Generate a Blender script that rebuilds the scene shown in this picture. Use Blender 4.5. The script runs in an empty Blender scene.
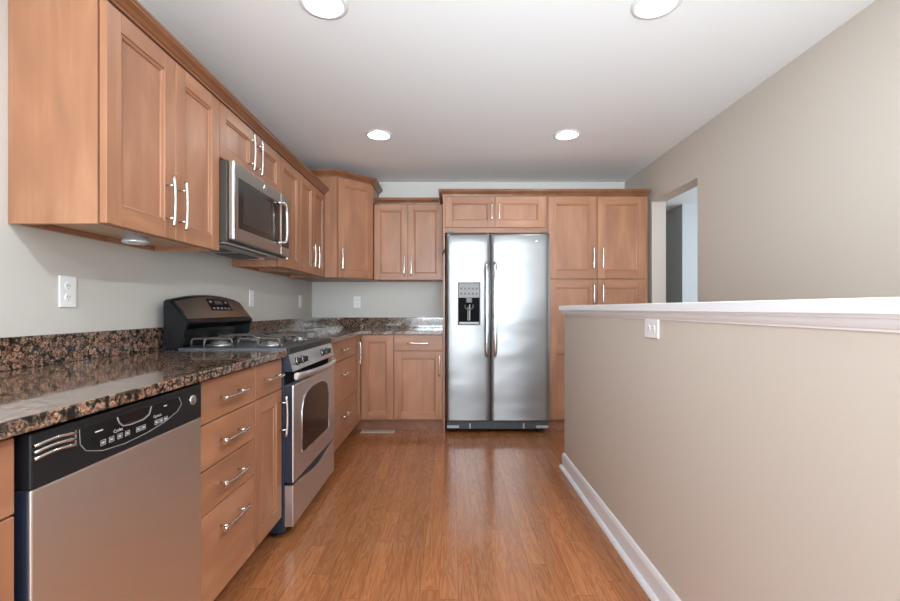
import bpy, bmesh, math, random
from mathutils import Vector, Matrix
random.seed(7)
C = bpy.context.scene.collection
SC = bpy.context.scene

# ------------------------------------------------------------------ camera, world, lights, exposure
XL_ = -1.43
H = 1.105                                   # eye height
cam_d = bpy.data.cameras.new('camera'); cam = bpy.data.objects.new('camera', cam_d); C.objects.link(cam)
cam_d.sensor_width = 36; cam_d.lens = 446/900*36
cam_d.shift_y = 8/900; cam_d.shift_x = -0.5/900
cam_d.clip_start = 0.02
cam.location = (0, 0, H); cam.rotation_euler = (math.pi/2, 0, 0)
SC.camera = cam

w = bpy.data.worlds.new('world'); SC.world = w; w.use_nodes = True
bg = w.node_tree.nodes['Background']; bg.inputs[0].default_value = (0.72, 0.84, 1.0, 1); bg.inputs[1].default_value = 1.0

def area(name, loc, rot, sx, sy, power, col):
    d = bpy.data.lights.new(name, 'AREA'); d.shape = 'RECTANGLE'; d.size = sx; d.size_y = sy
    d.energy = power; d.color = col
    o = bpy.data.objects.new(name, d); C.objects.link(o); o.location = loc; o.rotation_euler = rot
    return o
# daylight through the big window behind the camera, then two added fill lamps
area('window_daylight', (0.26, -3.30, 1.25), (math.radians(112), 0, 0), 2.9, 2.0, 62, (0.86, 0.94, 1.0))
area('patio_door_fill', (XL_-.16, -1.70, 1.0), (0, math.radians(-130), 0), 2.0, 2.2, 52, (0.86, 0.94, 1.0))  # added lamp outside the invented patio door, brightens room and ceiling
area('hall_fill', (4.32, 3.9, 1.5), (0, math.radians(90), 0), 1.6, 2.4, 22, (0.86, 0.94, 1.0))  # added lamp that brightens the side room through an unseen opening
# the rows of ceiling lights that carry on behind the camera
for lx in (-.54, .88):
    for ly in (.47, -.97):
        o_ = area('ceiling_light', (lx, ly, 2.40), (0, 0, 0), .14, .14, 6 if lx < 0 else 19, (.89, .965, 1.0)); o_.data.shape = 'DISK'
# added fill lamp behind the camera, aimed up to brighten the far ceiling
o_ = area('ceiling_fill', (.2, -1.1, 1.35), (0, 0, 0), 1.9, 1.0, 22, (.82, .94, 1.0))
o_.rotation_euler = Vector((0.2, 4.4, 1.45)).to_track_quat('-Z', 'Y').to_euler(); o_.data.spread = math.radians(75)
BULB = 66.0
SC.view_settings.view_transform = 'Standard'; SC.view_settings.look = 'None'
SC.view_settings.gamma = 1; SC.view_settings.use_curve_mapping = False
SC.view_settings.exposure = 0.72
SC.cycles.use_denoising = True
SC.cycles.max_bounces = 10; SC.cycles.diffuse_bounces = 6; SC.cycles.glossy_bounces = 5
SC.cycles.caustics_reflective = False; SC.cycles.caustics_refractive = False
SC.cycles.sample_clamp_indirect = 6

# ------------------------------------------------------------------ materials
def mat(name, col=(.8,.8,.8), rough=.5, metal=0, **kw):
    m = bpy.data.materials.new(name); m.use_nodes = True
    b = m.node_tree.nodes['Principled BSDF']
    b.inputs['Base Color'].default_value = (*col, 1)
    b.inputs['Roughness'].default_value = rough
    b.inputs['Metallic'].default_value = metal
    for k, v in kw.items():
        b.inputs[k.replace('_', ' ')].default_value = v
    return m
def nt(m): return m.node_tree.nodes, m.node_tree.links, m.node_tree.nodes['Principled BSDF']
def coords(m, scale, rot=(0,0,0), jitter=False):
    N, L, b = nt(m)
    tc = N.new('ShaderNodeTexCoord'); mp = N.new('ShaderNodeMapping')
    mp.inputs['Scale'].default_value = scale; mp.inputs['Rotation'].default_value = rot
    if jitter:
        oi = N.new('ShaderNodeObjectInfo'); ml = N.new('ShaderNodeMath'); ml.operation = 'MULTIPLY'; ml.inputs[1].default_value = 37.0
        ad = N.new('ShaderNodeVectorMath'); ad.operation = 'ADD'
        L.new(oi.outputs['Random'], ml.inputs[0]); L.new(tc.outputs['Object'], ad.inputs[0]); L.new(ml.outputs[0], ad.inputs[1])
        L.new(ad.outputs[0], mp.inputs[0])
    else:
        L.new(tc.outputs['Object'], mp.inputs[0])
    return mp
def ramp(m, fac, stops):
    N, L, b = nt(m)
    r = N.new('ShaderNodeValToRGB'); e = r.color_ramp.elements
    while len(e) < len(stops): e.new(0.5)
    for i, (p, c) in enumerate(stops):
        e[i].position = p; e[i].color = (*c, 1)
    L.new(fac, r.inputs[0]); return r
def bump(m, fac, strength, dist=.001):
    N, L, b = nt(m)
    bp = N.new('ShaderNodeBump'); bp.inputs['Strength'].default_value = strength; bp.inputs['Distance'].default_value = dist
    L.new(fac, bp.inputs['Height']); L.new(bp.outputs[0], b.inputs['Normal'])

def paint(name, col, rough=.6, bscale=220, bs=.08):
    m = mat(name, col, rough); N, L, b = nt(m)
    mp = coords(m, (1,1,1)); n = N.new('ShaderNodeTexNoise'); n.inputs['Scale'].default_value = bscale
    L.new(mp.outputs[0], n.inputs[0]); bump(m, n.outputs[0], bs, .0006)
    return m

def wood(name, axis, a, bcol, rough=.42):
    m = mat(name, a, rough, Coat_Weight=.12, Coat_Roughness=.3); N, L, b = nt(m)
    s = [5.0, 5.0, 5.0]; s[axis] = 1.1
    mp = coords(m, s, jitter=True)
    n1 = N.new('ShaderNodeTexNoise'); n1.inputs['Scale'].default_value = 1.6; n1.inputs['Detail'].default_value = 5; n1.inputs['Distortion'].default_value = .6
    s2 = [60.0, 60.0, 60.0]; s2[axis] = 3.0
    mp2 = coords(m, s2, jitter=True)
    n2 = N.new('ShaderNodeTexNoise'); n2.inputs['Scale'].default_value = 1.0; n2.inputs['Detail'].default_value = 3
    L.new(mp.outputs[0], n1.inputs[0]); L.new(mp2.outputs[0], n2.inputs[0])
    mx = N.new('ShaderNodeMath'); mx.operation = 'MULTIPLY_ADD'; mx.inputs[1].default_value = .18
    L.new(n2.outputs[0], mx.inputs[0]); L.new(n1.outputs[0], mx.inputs[2])
    lo = tuple(x*.80 for x in bcol)
    r = ramp(m, mx.outputs[0], [(.38, lo), (.60, bcol), (.80, a)])
    # slight tone change from piece to piece
    oi = N.new('ShaderNodeObjectInfo'); hs = N.new('ShaderNodeHueSaturation')
    mr = N.new('ShaderNodeMapRange'); mr.inputs[3].default_value = .93; mr.inputs[4].default_value = 1.06
    L.new(oi.outputs['Random'], mr.inputs[0]); L.new(mr.outputs[0], hs.inputs['Value'])
    L.new(r.outputs[0], hs.inputs['Color']); L.new(hs.outputs[0], b.inputs['Base Color'])
    bump(m, n2.outputs[0], .02, .0004)
    return m
WA, WB = (.43, .214, .120), (.35, .160, .085)
W_Z = wood('maple_upright_grain', 2, WA, WB)
W_Y = wood('maple_grain_along_counter', 1, WA, WB)
W_X = wood('maple_grain_across', 0, WA, WB)
W_MOLD = wood('maple_molding', 1, (.27,.115,.055), (.22,.088,.040), .3)
W_TOE = wood('maple_toe_board', 1, (.33,.14,.075), (.26,.105,.055), .4)
W_RAW = wood('pale_birch_cabinet_bottom', 1, (.70,.50,.34), (.62,.43,.28), .5)

WALL = paint('warm_grey_wall_paint', (.60,.565,.515))
WALL_K = paint('grey_kitchen_wall_paint', (.60,.585,.55))
WALL_P = paint('beige_half_wall_paint', (.61,.555,.49))
WALL_R = paint('taupe_wall_paint', (.55,.495,.435))
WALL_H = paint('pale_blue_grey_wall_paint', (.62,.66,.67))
WALL_H2 = paint('dark_grey_green_wall', (.36,.40,.39))
CEIL = paint('flat_white_ceiling_paint', (.88,.915,.935), .8)
TRIM = mat('white_trim_paint', (.82,.84,.87), .3)
PLASTIC = mat('white_plastic', (.85,.86,.88), .35)
SLOTM = mat('matte_black', (.008,.008,.009), .9, Specular_IOR_Level=.1)
SLOT = mat('dark_slot', (.05,.05,.05), .5)
NICKEL = mat('brushed_nickel', (.72,.70,.67), .24, 1)
CHROME = mat('bright_chrome', (.85,.85,.86), .12, 1)
BLACK = mat('gloss_black_enamel', (.008,.009,.011), .16, Specular_IOR_Level=.35)
BLACKP = mat('black_plastic', (.011,.012,.014), .36, Specular_IOR_Level=.35)
NAVY = mat('dark_oven_side', (.018,.025,.045), .35)
GLASS = mat('dark_oven_glass', (.018,.012,.012), .12, Specular_IOR_Level=.18)
MGLASS = mat('brown_black_glass', (.022,.018,.016), .14, Specular_IOR_Level=.4)
IRON = mat('cast_iron', (.11,.10,.09), .40, .3)
ALU = mat('burner_aluminium', (.62,.62,.62), .35, .9)
WHITE_INK = mat('white_ink', (.75,.75,.75), .5)
DIM_INK = mat('dim_white_ink', (.42,.42,.42), .5)
GREY_INK = mat('grey_ink', (.30,.30,.31), .4)
GREYP = mat('grey_plastic', (.42,.43,.44), .35)
DARKGREY = mat('dark_grey_plastic', (.075,.08,.085), .4)
REG = mat('tan_enamel_register', (.50,.42,.36), .4)
BRASSY = mat('dark_bronze', (.06,.035,.02), .4, .5)

def steel(name, axis, col=(.62,.62,.61), rough=.24, wave=0, waxis=2):
    m = mat(name, col, rough, 1); N, L, b = nt(m)
    s = [260.0]*3; s[axis] = 3.0
    mp = coords(m, s); n = N.new('ShaderNodeTexNoise'); n.inputs['Scale'].default_value = 1.0; n.inputs['Detail'].default_value = 2
    L.new(mp.outputs[0], n.inputs[0])
    mr = N.new('ShaderNodeMapRange'); mr.inputs[3].default_value = rough-.015; mr.inputs[4].default_value = rough+.02
    L.new(n.outputs[0], mr.inputs[0]); L.new(mr.outputs[0], b.inputs['Roughness'])
    b1 = N.new('ShaderNodeBump'); b1.inputs['Strength'].default_value = .04; b1.inputs['Distance'].default_value = .0004
    L.new(n.outputs[0], b1.inputs['Height'])
    if wave:
        ws = [1.3, 1.3, 1.3]; ws[waxis] = 3.2
        mp2 = coords(m, ws); n2 = N.new('ShaderNodeTexNoise'); n2.inputs['Scale'].default_value = 1.5; n2.inputs['Detail'].default_value = 1
        L.new(mp2.outputs[0], n2.inputs[0])
        b2 = N.new('ShaderNodeBump'); b2.inputs['Strength'].default_value = 1; b2.inputs['Distance'].default_value = wave
        L.new(n2.outputs[0], b2.inputs['Height']); L.new(b2.outputs[0], b1.inputs['Normal'])
    if wave: L.new(b2.outputs[0], b.inputs['Normal'])
    return m
ST_F = steel('brushed_steel_fridge', 0, (.275,.28,.285), .38, .011)
ST_L = steel('brushed_steel_range', 1, (.72,.715,.72), .36)
ST_D = steel('brushed_steel_dishwasher', 1, (.78,.755,.735), .36, .003)
ST_M = steel('dark_steel_microwave', 1, (.46,.43,.40), .32)

# granite: brown feldspar eyes with dark rims
GR = mat('polished_baltic_brown_granite', (.2,.12,.08), .07, Coat_Weight=.3, Coat_Roughness=.03)
def granite(m):
    N, L, b = nt(m)
    mp = coords(m, (1,1,1))
    wn = N.new('ShaderNodeTexNoise'); wn.inputs['Scale'].default_value = 60; wn.inputs['Detail'].default_value = 2
    L.new(mp.outputs[0], wn.inputs[0])
    va = N.new('ShaderNodeVectorMath'); va.operation = 'MULTIPLY_ADD'; va.inputs[1].default_value = (.010,.010,.010)
    L.new(wn.outputs['Color'], va.inputs[0]); L.new(mp.outputs[0], va.inputs[2])
    v = N.new('ShaderNodeTexVoronoi'); v.inputs['Scale'].default_value = 60; v.feature = 'F1'
    L.new(va.outputs[0], v.inputs['Vector'])
    r = ramp(m, v.outputs['Distance'], [(.0, (.28,.150,.108)), (.34, (.22,.115,.082)), (.50, (.33,.235,.17)), (.60, (.10,.075,.06)), (.80, (.016,.016,.015))])
    n = N.new('ShaderNodeTexNoise'); n.inputs['Scale'].default_value = 170; n.inputs['Detail'].default_value = 3
    L.new(mp.outputs[0], n.inputs[0])
    r2 = ramp(m, n.outputs[0], [(.40, (.12,.11,.10)), (.52, (.95,.92,.88)), (.66, (1.5,1.4,1.3))])
    mul = N.new('ShaderNodeMix'); mul.data_type = 'RGBA'; mul.blend_type = 'MULTIPLY'; mul.inputs[0].default_value = .85
    L.new(r.outputs[0], mul.inputs[6]); L.new(r2.outputs[0], mul.inputs[7])
    # eye to eye tone change
    hs = N.new('ShaderNodeHueSaturation'); sx = N.new('ShaderNodeSeparateColor'); L.new(v.outputs['Color'], sx.inputs[0])
    mr = N.new('ShaderNodeMapRange'); mr.inputs[3].default_value = .55; mr.inputs[4].default_value = 1.35
    L.new(sx.outputs[0], mr.inputs[0]); L.new(mr.outputs[0], hs.inputs['Value'])
    L.new(mul.outputs[2], hs.inputs['Color']); L.new(hs.outputs[0], b.inputs['Base Color'])
granite(GR)

# oak strip floor, boards run away from the camera
FLOOR = mat('glossy_oak_strip_floor', (.4,.17,.07), .16, Coat_Weight=.35, Coat_Roughness=.08)
def floor_nodes(m):
    N, L, b = nt(m)
    tc = N.new('ShaderNodeTexCoord'); mp = N.new('ShaderNodeMapping'); mp.inputs['Rotation'].default_value = (0,0,math.pi/2)
    L.new(tc.outputs['Object'], mp.inputs[0])
    br = N.new('ShaderNodeTexBrick'); br.offset = 0.0
    br.inputs['Scale'].default_value = 1; br.inputs['Brick Width'].default_value = .78; br.inputs['Row Height'].default_value = .076
    br.inputs['Mortar Size'].default_value = .0009; br.inputs['Mortar Smooth'].default_value = .4
    br.inputs['Color1'].default_value = (0,0,0,1); br.inputs['Color2'].default_value = (1,1,1,1); br.inputs['Mortar'].default_value = (.5,.5,.5,1)
    br.inputs['Bias'].default_value = 0
    sp = N.new('ShaderNodeSeparateXYZ'); L.new(mp.outputs[0], sp.inputs[0])
    dv = N.new('ShaderNodeMath'); dv.operation = 'DIVIDE'; dv.inputs[1].default_value = .076; L.new(sp.outputs[1], dv.inputs[0])
    fl = N.new('ShaderNodeMath'); fl.operation = 'FLOOR'; L.new(dv.outputs[0], fl.inputs[0])
    wn = N.new('ShaderNodeTexWhiteNoise'); wn.noise_dimensions = '1D'; L.new(fl.outputs[0], wn.inputs['W'])
    ma_ = N.new('ShaderNodeMath'); ma_.operation = 'MULTIPLY_ADD'; ma_.inputs[1].default_value = .78; L.new(wn.outputs['Value'], ma_.inputs[0]); L.new(sp.outputs[0], ma_.inputs[2])
    cb = N.new('ShaderNodeCombineXYZ'); L.new(ma_.outputs[0], cb.inputs[0]); L.new(sp.outputs[1], cb.inputs[1])
    L.new(cb.outputs[0], br.inputs['Vector'])
    # offset grain per board
    off = N.new('ShaderNodeVectorMath'); off.operation = 'MULTIPLY_ADD'; off.inputs[1].default_value = (3.1, 17.0, 5.0)
    L.new(br.outputs['Color'], off.inputs[0]); L.new(tc.outputs['Object'], off.inputs[2])
    g = N.new('ShaderNodeMapping'); g.inputs['Scale'].default_value = (16, 1.5, 1); L.new(off.outputs[0], g.inputs[0])
    n1 = N.new('ShaderNodeTexNoise'); n1.inputs['Scale'].default_value = 1.3; n1.inputs['Detail'].default_value = 4; n1.inputs['Distortion'].default_value = 1.2
    L.new(g.outputs[0], n1.inputs[0])
    wv = N.new('ShaderNodeMath'); wv.operation = 'MULTIPLY'; wv.inputs[1].default_value = 46.0
    sn = N.new('ShaderNodeMath'); sn.operation = 'SINE'
    L.new(n1.outputs[0], wv.inputs[0]); L.new(wv.outputs[0], sn.inputs[0])
    g2 = N.new('ShaderNodeMapping'); g2.inputs['Scale'].default_value = (260, 7, 1); L.new(off.outputs[0], g2.inputs[0])
    n2 = N.new('ShaderNodeTexNoise'); n2.inputs['Scale'].default_value = 1; n2.inputs['Detail'].default_value = 2
    L.new(g2.outputs[0], n2.inputs[0])
    m1 = N.new('ShaderNodeMath'); m1.operation = 'MULTIPLY_ADD'; m1.inputs[1].default_value = .13; m1.inputs[2].default_value = .25
    L.new(sn.outputs[0], m1.inputs[0])
    m2 = N.new('ShaderNodeMath'); m2.operation = 'MULTIPLY_ADD'; m2.inputs[1].default_value = .45
    L.new(n2.outputs[0], m2.inputs[0]); L.new(m1.outputs[0], m2.inputs[2])
    r = ramp(m, m2.outputs[0], [(.15, (.235,.083,.030)), (.45, (.345,.128,.047)), (.75, (.43,.182,.078))])
    hs = N.new('ShaderNodeHueSaturation'); sx = N.new('ShaderNodeSeparateColor'); L.new(br.outputs['Color'], sx.inputs[0])
    mr = N.new('ShaderNodeMapRange'); mr.inputs[3].default_value = .90; mr.inputs[4].default_value = 1.10
    L.new(sx.outputs[0], mr.inputs[0]); L.new(mr.outputs[0], hs.inputs['Value']); L.new(r.outputs[0], hs.inputs['Color'])
    mx = N.new('ShaderNodeMix'); mx.data_type = 'RGBA'; mx.inputs[7].default_value = (.13,.05,.02,1)
    L.new(br.outputs['Fac'], mx.inputs[0]); L.new(hs.outputs[0], mx.inputs[6]); L.new(mx.outputs[2], b.inputs['Base Color'])
    nb = N.new('ShaderNodeTexNoise'); nb.inputs['Scale'].default_value = 5; L.new(tc.outputs['Object'], nb.inputs[0])
    ma = N.new('ShaderNodeMath'); ma.operation = 'MULTIPLY_ADD'; ma.inputs[1].default_value = -.6
    L.new(br.outputs['Fac'], ma.inputs[0]); L.new(m2.outputs[0], ma.inputs[2])
    bump(m, ma.outputs[0], .12, .0008)
    r3 = N.new('ShaderNodeMapRange'); r3.inputs[3].default_value = .15; r3.inputs[4].default_value = .27
    L.new(nb.outputs[0], r3.inputs[0]); L.new(r3.outputs[0], b.inputs['Roughness'])
floor_nodes(FLOOR)

def glow(name, col, s):
    m = bpy.data.materials.new(name); m.use_nodes = True
    b = m.node_tree.nodes['Principled BSDF']; b.inputs['Emission Color'].default_value = (*col,1); b.inputs['Emission Strength'].default_value = s
    return m
LAMP = glow('lit_lamp_lens', (.90,.965,1.0), BULB)
PANE = bpy.data.materials.new('clear_pane'); PANE.use_nodes = True
def pane_nodes():
    N = PANE.node_tree.nodes; L = PANE.node_tree.links; N.clear()
    o = N.new('ShaderNodeOutputMaterial'); t = N.new('ShaderNodeBsdfTransparent'); g = N.new('ShaderNodeBsdfGlossy'); g.inputs['Roughness'].default_value = .02
    x = N.new('ShaderNodeMixShader'); x.inputs[0].default_value = .07
    L.new(t.outputs[0], x.inputs[1]); L.new(g.outputs[0], x.inputs[2]); L.new(x.outputs[0], o.inputs[0])
pane_nodes()

# ------------------------------------------------------------------ mesh helpers
class Fr:
    """a face frame: u along the cabinet run, v up, d out of the face"""
    def __init__(s, o, u, n): s.o = Vector(o); s.u = Vector(u).normalized(); s.n = Vector(n).normalized()
    def __call__(s, u, v, d): return s.o + s.u*u + Vector((0,0,v)) + s.n*d
WORLD = lambda x, y, z: Vector((x, y, z))
class MB:
    def __init__(s): s.bm = bmesh.new()
    def box(s, a, b, f=WORLD, bev=0, mi=0, seg=2):
        t = bmesh.new()
        x0,y0,z0 = a; x1,y1,z1 = b
        P = [(x0,y0,z0),(x1,y0,z0),(x1,y1,z0),(x0,y1,z0),(x0,y0,z1),(x1,y0,z1),(x1,y1,z1),(x0,y1,z1)]
        vs = [t.verts.new(f(*p)) for p in P]
        for q in ((0,3,2,1),(4,5,6,7),(0,1,5,4),(1,2,6,5),(2,3,7,6),(3,0,4,7)): t.faces.new([vs[i] for i in q])
        bmesh.ops.recalc_face_normals(t, faces=t.faces)
        if bev: bmesh.ops.bevel(t, geom=list(t.edges), offset=bev, segments=seg, affect='EDGES', profile=.5)
        s._merge(t, mi); return s
    def _merge(s, t, mi):
        mp = {v: s.bm.verts.new(v.co) for v in t.verts}
        for fc in t.faces:
            try:
                n = s.bm.faces.new([mp[v] for v in fc.verts]); n.material_index = mi; n.smooth = fc.smooth
            except ValueError: pass
        t.free()
    def faces(s, P, Q, f=WORLD, mi=0, smooth=False):
        vs = [s.bm.verts.new(f(*p)) for p in P]
        for q in Q:
            n = s.bm.faces.new([vs[i] for i in q]); n.material_index = mi; n.smooth = smooth
        return s
    def prism(s, pts, d0, d1, f=WORLD, bev=0, mi=0):
        """pts in (u,v); extruded from d0 to d1"""
        t = bmesh.new(); n = len(pts)
        A = [t.verts.new(f(u, v, d0)) for u, v in pts]; B = [t.verts.new(f(u, v, d1)) for u, v in pts]
        t.faces.new(A[::-1]); top = t.faces.new(B)
        for i in range(n): t.faces.new([A[i], A[(i+1)%n], B[(i+1)%n], B[i]])
        bmesh.ops.recalc_face_normals(t, faces=t.faces)
        if bev: bmesh.ops.bevel(t, geom=list(top.edges), offset=bev, segments=2, affect='EDGES', profile=.5)
        s._merge(t, mi); return s
    def tube(s, pts, r, f=WORLD, k=10, mi=0, flat=1.0, cap=True):
        P = [Vector(f(*p)) for p in pts]; rings = []
        nrm = None
        for i, p in enumerate(P):
            d = (P[min(i+1,len(P)-1)] - P[max(i-1,0)]).normalized()
            if nrm is None:
                a = Vector((0,0,1)) if abs(d.z) < .9 else Vector((1,0,0))
                nrm = (a - d*a.dot(d)).normalized()
            else: nrm = (nrm - d*nrm.dot(d)).normalized()
            bn = d.cross(nrm)
            rr = r[i] if isinstance(r, (list, tuple)) else r
            rings.append([s.bm.verts.new(p + nrm*math.cos(2*math.pi*j/k)*rr + bn*math.sin(2*math.pi*j/k)*rr*flat) for j in range(k)])
        for a, b in zip(rings, rings[1:]):
            for j in range(k):
                n = s.bm.faces.new([a[j], a[(j+1)%k], b[(j+1)%k], b[j]]); n.smooth = True; n.material_index = mi
        if cap:
            for rg in (rings[0][::-1], rings[-1]):
                n = s.bm.faces.new(rg); n.material_index = mi
        return s
    def lathe(s, prof, c, axis=(0,0,1), k=32, mi=0, smooth=True):
        """prof: (radius, distance along axis)"""
        ax = Vector(axis).normalized(); a = Vector((1,0,0)) if abs(ax.x) < .9 else Vector((0,1,0))
        e1 = (a - ax*a.dot(ax)).normalized(); e2 = ax.cross(e1); c = Vector(c); rings = []
        for r, h in prof:
            if r < 1e-6: rings.append([s.bm.verts.new(c + ax*h)])
            else: rings.append([s.bm.verts.new(c + ax*h + (e1*math.cos(2*math.pi*j/k) + e2*math.sin(2*math.pi*j/k))*r) for j in range(k)])
        for a, b in zip(rings, rings[1:]):
            for j in range(k):
                q = [a[j%len(a)], a[(j+1)%len(a)], b[(j+1)%len(b)], b[j%len(b)]]
                q = list(dict.fromkeys(q))
                if len(q) > 2:
                    n = s.bm.faces.new(q); n.smooth = smooth; n.material_index = mi
        return s
    def sweep(s, path, prof, side=1, z=0, mi=0, smooth=False):
        """profile (out, z) swept along an XY path with mitred corners"""
        P = [Vector((x, y)) for x, y in path]; rings = []
        for i, p in enumerate(P):
            dirs = []
            if i: dirs.append((P[i]-P[i-1]).normalized())
            if i < len(P)-1: dirs.append((P[i+1]-P[i]).normalized())
            ns = [Vector((d.y, -d.x))*side for d in dirs]
            m = sum(ns, Vector((0,0)))
            m = m / (m.dot(ns[0])) if m.length > 1e-6 else ns[0]
            rings.append([s.bm.verts.new((p.x + m.x*o, p.y + m.y*o, z+h)) for o, h in prof])
        k = len(prof)
        for a, b in zip(rings, rings[1:]):
            for j in range(k):
                n = s.bm.faces.new([a[j], a[(j+1)%k], b[(j+1)%k], b[j]]); n.material_index = mi; n.smooth = smooth
        s.bm.faces.new(rings[0][::-1]).material_index = mi; s.bm.faces.new(rings[-1]).material_index = mi
        return s
    def text(s, body, size, f, u, v, d, depth=.0004, mi=0, align='CENTER'):
        cu = bpy.data.curves.new('lettering', 'FONT'); cu.body = body; cu.size = size; cu.align_x = align; cu.align_y = 'CENTER'; cu.resolution_u = 2
        ob = bpy.data.objects.new('lettering', cu); C.objects.link(ob)
        dg = bpy.context.evaluated_depsgraph_get(); me = bpy.data.meshes.new_from_object(ob.evaluated_get(dg))
        base = len(s.bm.verts)
        vs = [s.bm.verts.new(f(u + q.co.x, v + q.co.y, d)) for q in me.vertices]
        for p in me.polygons:
            try: s.bm.faces.new([vs[i] for i in p.vertices]).material_index = mi
            except ValueError: pass
        bpy.data.objects.remove(ob); bpy.data.curves.remove(cu); bpy.data.meshes.remove(me)
        return s
    def build(s, name, mats, parent=None, smooth=False):
        if not isinstance(mats, (list, tuple)): mats = [mats]
        bmesh.ops.recalc_face_normals(s.bm, faces=s.bm.faces)
        org = Vector((0,0,0)); p = parent
        root = parent
        while root is not None and root.parent is not None: root = root.parent
        if root is not None: org = root.location.copy()
        else:
            lo = Vector([min(v.co[i] for v in s.bm.verts) for i in range(3)]); hi = Vector([max(v.co[i] for v in s.bm.verts) for i in range(3)])
            org = Vector(((lo.x+hi.x)/2, (lo.y+hi.y)/2, lo.z))
        for v in s.bm.verts: v.co -= org
        me = bpy.data.meshes.new(name); s.bm.to_mesh(me); s.bm.free()
        if smooth:
            for q in me.polygons: q.use_smooth = True
        for m in mats: me.materials.append(m)
        o = bpy.data.objects.new(name, me); C.objects.link(o)
        if parent is not None: o.parent = parent
        else: o.location = org
        return o
def tag(o, label=None, cat=None, group=None, kind=None):
    for k, v in (('label', label), ('category', cat), ('group', group), ('kind', kind)):
        if v: o[k] = v
    return o
def thing(name, loc, label, cat, group=None):
    e = bpy.data.objects.new(name, None); C.objects.link(e); e.location = loc; e.empty_display_size = .1
    return tag(e, label, cat, group)
def struct(name, mb, mats): return tag(mb.build(name, mats), kind='structure')

# ------------------------------------------------------------------ room shell
ZC = 2.41; XL = -1.43; XR = 1.80; YB = 4.61; YF = -3.2
struct('floor', MB().box((XL-.12, YF-.12, -.05), (4.35, 8.1, 0)), FLOOR)
wl = MB(); wl.box((XL-.12, -.60, 0), (XL, YB+.12, 2.6)); wl.box((XL-.12, YF-.12, 0), (XL, -2.80, 2.6)); wl.box((XL-.12, -2.80, 2.10), (XL, -.60, 2.6))
struct('wall_left', wl, WALL_K)
pd_ = MB()
for a, b, c, d in ((-2.80,-2.72,0,2.10), (-.68,-.60,0,2.10), (-1.74,-1.66,.09,2.02), (-2.72,-.68,2.02,2.10), (-2.72,-.68,0,.09)): pd_.box((XL-.09, a, c), (XL-.03, b, d))
d1 = struct('added_door_1', pd_, TRIM)  # unseen patio door, added to let extra light into the room
MB().box((XL-.062, -2.72, .09), (XL-.058, -1.74, 2.02)).box((XL-.062, -1.66, .09), (XL-.058, -.68, 2.02)).build('added_door_pane', PANE, None)
pn = bpy.data.objects['added_door_pane']; pn.location = pn.location - d1.location; pn.parent = d1
struct('wall_back', MB().box((XL, YB, 0), (XR, YB+.12, 2.6)), WALL_K)
wr = MB()
wr.box((XR, YF-.12, 0), (XR+.125, 3.25, 2.6)); wr.box((XR, 3.25, 2.06), (XR+.125, 3.985, 2.6)); wr.box((XR, 3.985, 0), (XR+.125, 8.0, 2.6))
struct('wall_right', wr, [WALL_R])
# wall behind the camera with a wide window
wf = MB(); wx0, wx1, wz0, wz1 = -1.2, 1.72, .45, 2.2
wf.box((XL, YF-.12, 0), (wx0, YF, 2.6)); wf.box((wx1, YF-.12, 0), (XR, YF, 2.6))
wf.box((wx0, YF-.12, 0), (wx1, YF, wz0)); wf.box((wx0, YF-.12, wz1), (wx1, YF, 2.6))
struct('wall_front', wf, WALL)
win = MB()
for a, b in (((wx0, wz0), (wx0+.06, wz1)), ((wx1-.06, wz0), (wx1, wz1)), ((wx0+.06, wz0), (wx1-.06, wz0+.06)), ((wx0+.06, wz1-.06), (wx1-.06, wz1)), ((.23, wz0+.06), (.29, wz1-.06))):
    win.box((a[0], YF-.09, a[1]), (b[0], YF-.03, b[1]))
w1 = struct('window_1', win, TRIM)
MB().box((wx0+.06, YF-.062, wz0+.06), (.23, YF-.058, wz1-.06)).box((.29, YF-.062, wz0+.06), (wx1-.06, YF-.058, wz1-.06)).build('window_pane', PANE, None)
pn = bpy.data.objects['window_pane']; pn.location = pn.location - w1.location; pn.parent = w1

# ceiling with four round openings for the recessed lights
LIGHTS = [(-.543, 1.911), (.882, 1.911), (-.538, 3.354), (.876, 3.354)]
ce = MB(); hr = .079; hs_ = .15
xs = sorted({XL, XR, *[x for lx in (-.54, .88) for x in (lx-hs_, lx+hs_)]})
ys = sorted({YF, YB, *[y for ly in (1.911, 3.354) for y in (ly-hs_, ly+hs_)]})
for i in range(len(xs)-1):
    for j in range(len(ys)-1):
        x0, x1, y0, y1 = xs[i], xs[i+1], ys[j], ys[j+1]
        hit = [(x, y) for x, y in LIGHTS if x0 < x < x1 and y0 < y < y1]
        if not hit: ce.faces([(x0,y0,ZC),(x1,y0,ZC),(x1,y1,ZC),(x0,y1,ZC)], [(0,1,2,3)])
        else:
            cx, cy = hit[0]; n = 40; P = []
            for k in range(n):
                a = 2*math.pi*k/n; ca, sa = math.cos(a), math.sin(a)
                P.append((cx+ca*hr, cy+sa*hr, ZC))
                t = min(((x1-cx) if ca > 0 else (x0-cx))/ca if abs(ca) > 1e-6 else 9, ((y1-cy) if sa > 0 else (y0-cy))/sa if abs(sa) > 1e-6 else 9)
                P.append((cx+ca*t, cy+sa*t, ZC))
            ce.faces(P, [(2*k, 2*k+1, (2*k+3) % (2*n), (2*k+2) % (2*n)) for k in range(n)])
            corners = [(x1,y1),(x0,y1),(x0,y0),(x1,y0)]
            for qx, qy in corners:
                a = math.atan2(qy-cy, qx-cx) % (2*math.pi); k = int(a/(2*math.pi)*n); 
                p, q = P[2*k+1], P[(2*k+3) % (2*n)]
                ce.faces([p, (qx,qy,ZC), q], [(0,1,2)])
bmesh.ops.remove_doubles(ce.bm, verts=ce.bm.verts, dist=1e-5)
ce.box((XL, YF-.12, 2.56), (XR, YB, 2.6))
struct('ceiling', ce, CEIL)

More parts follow.
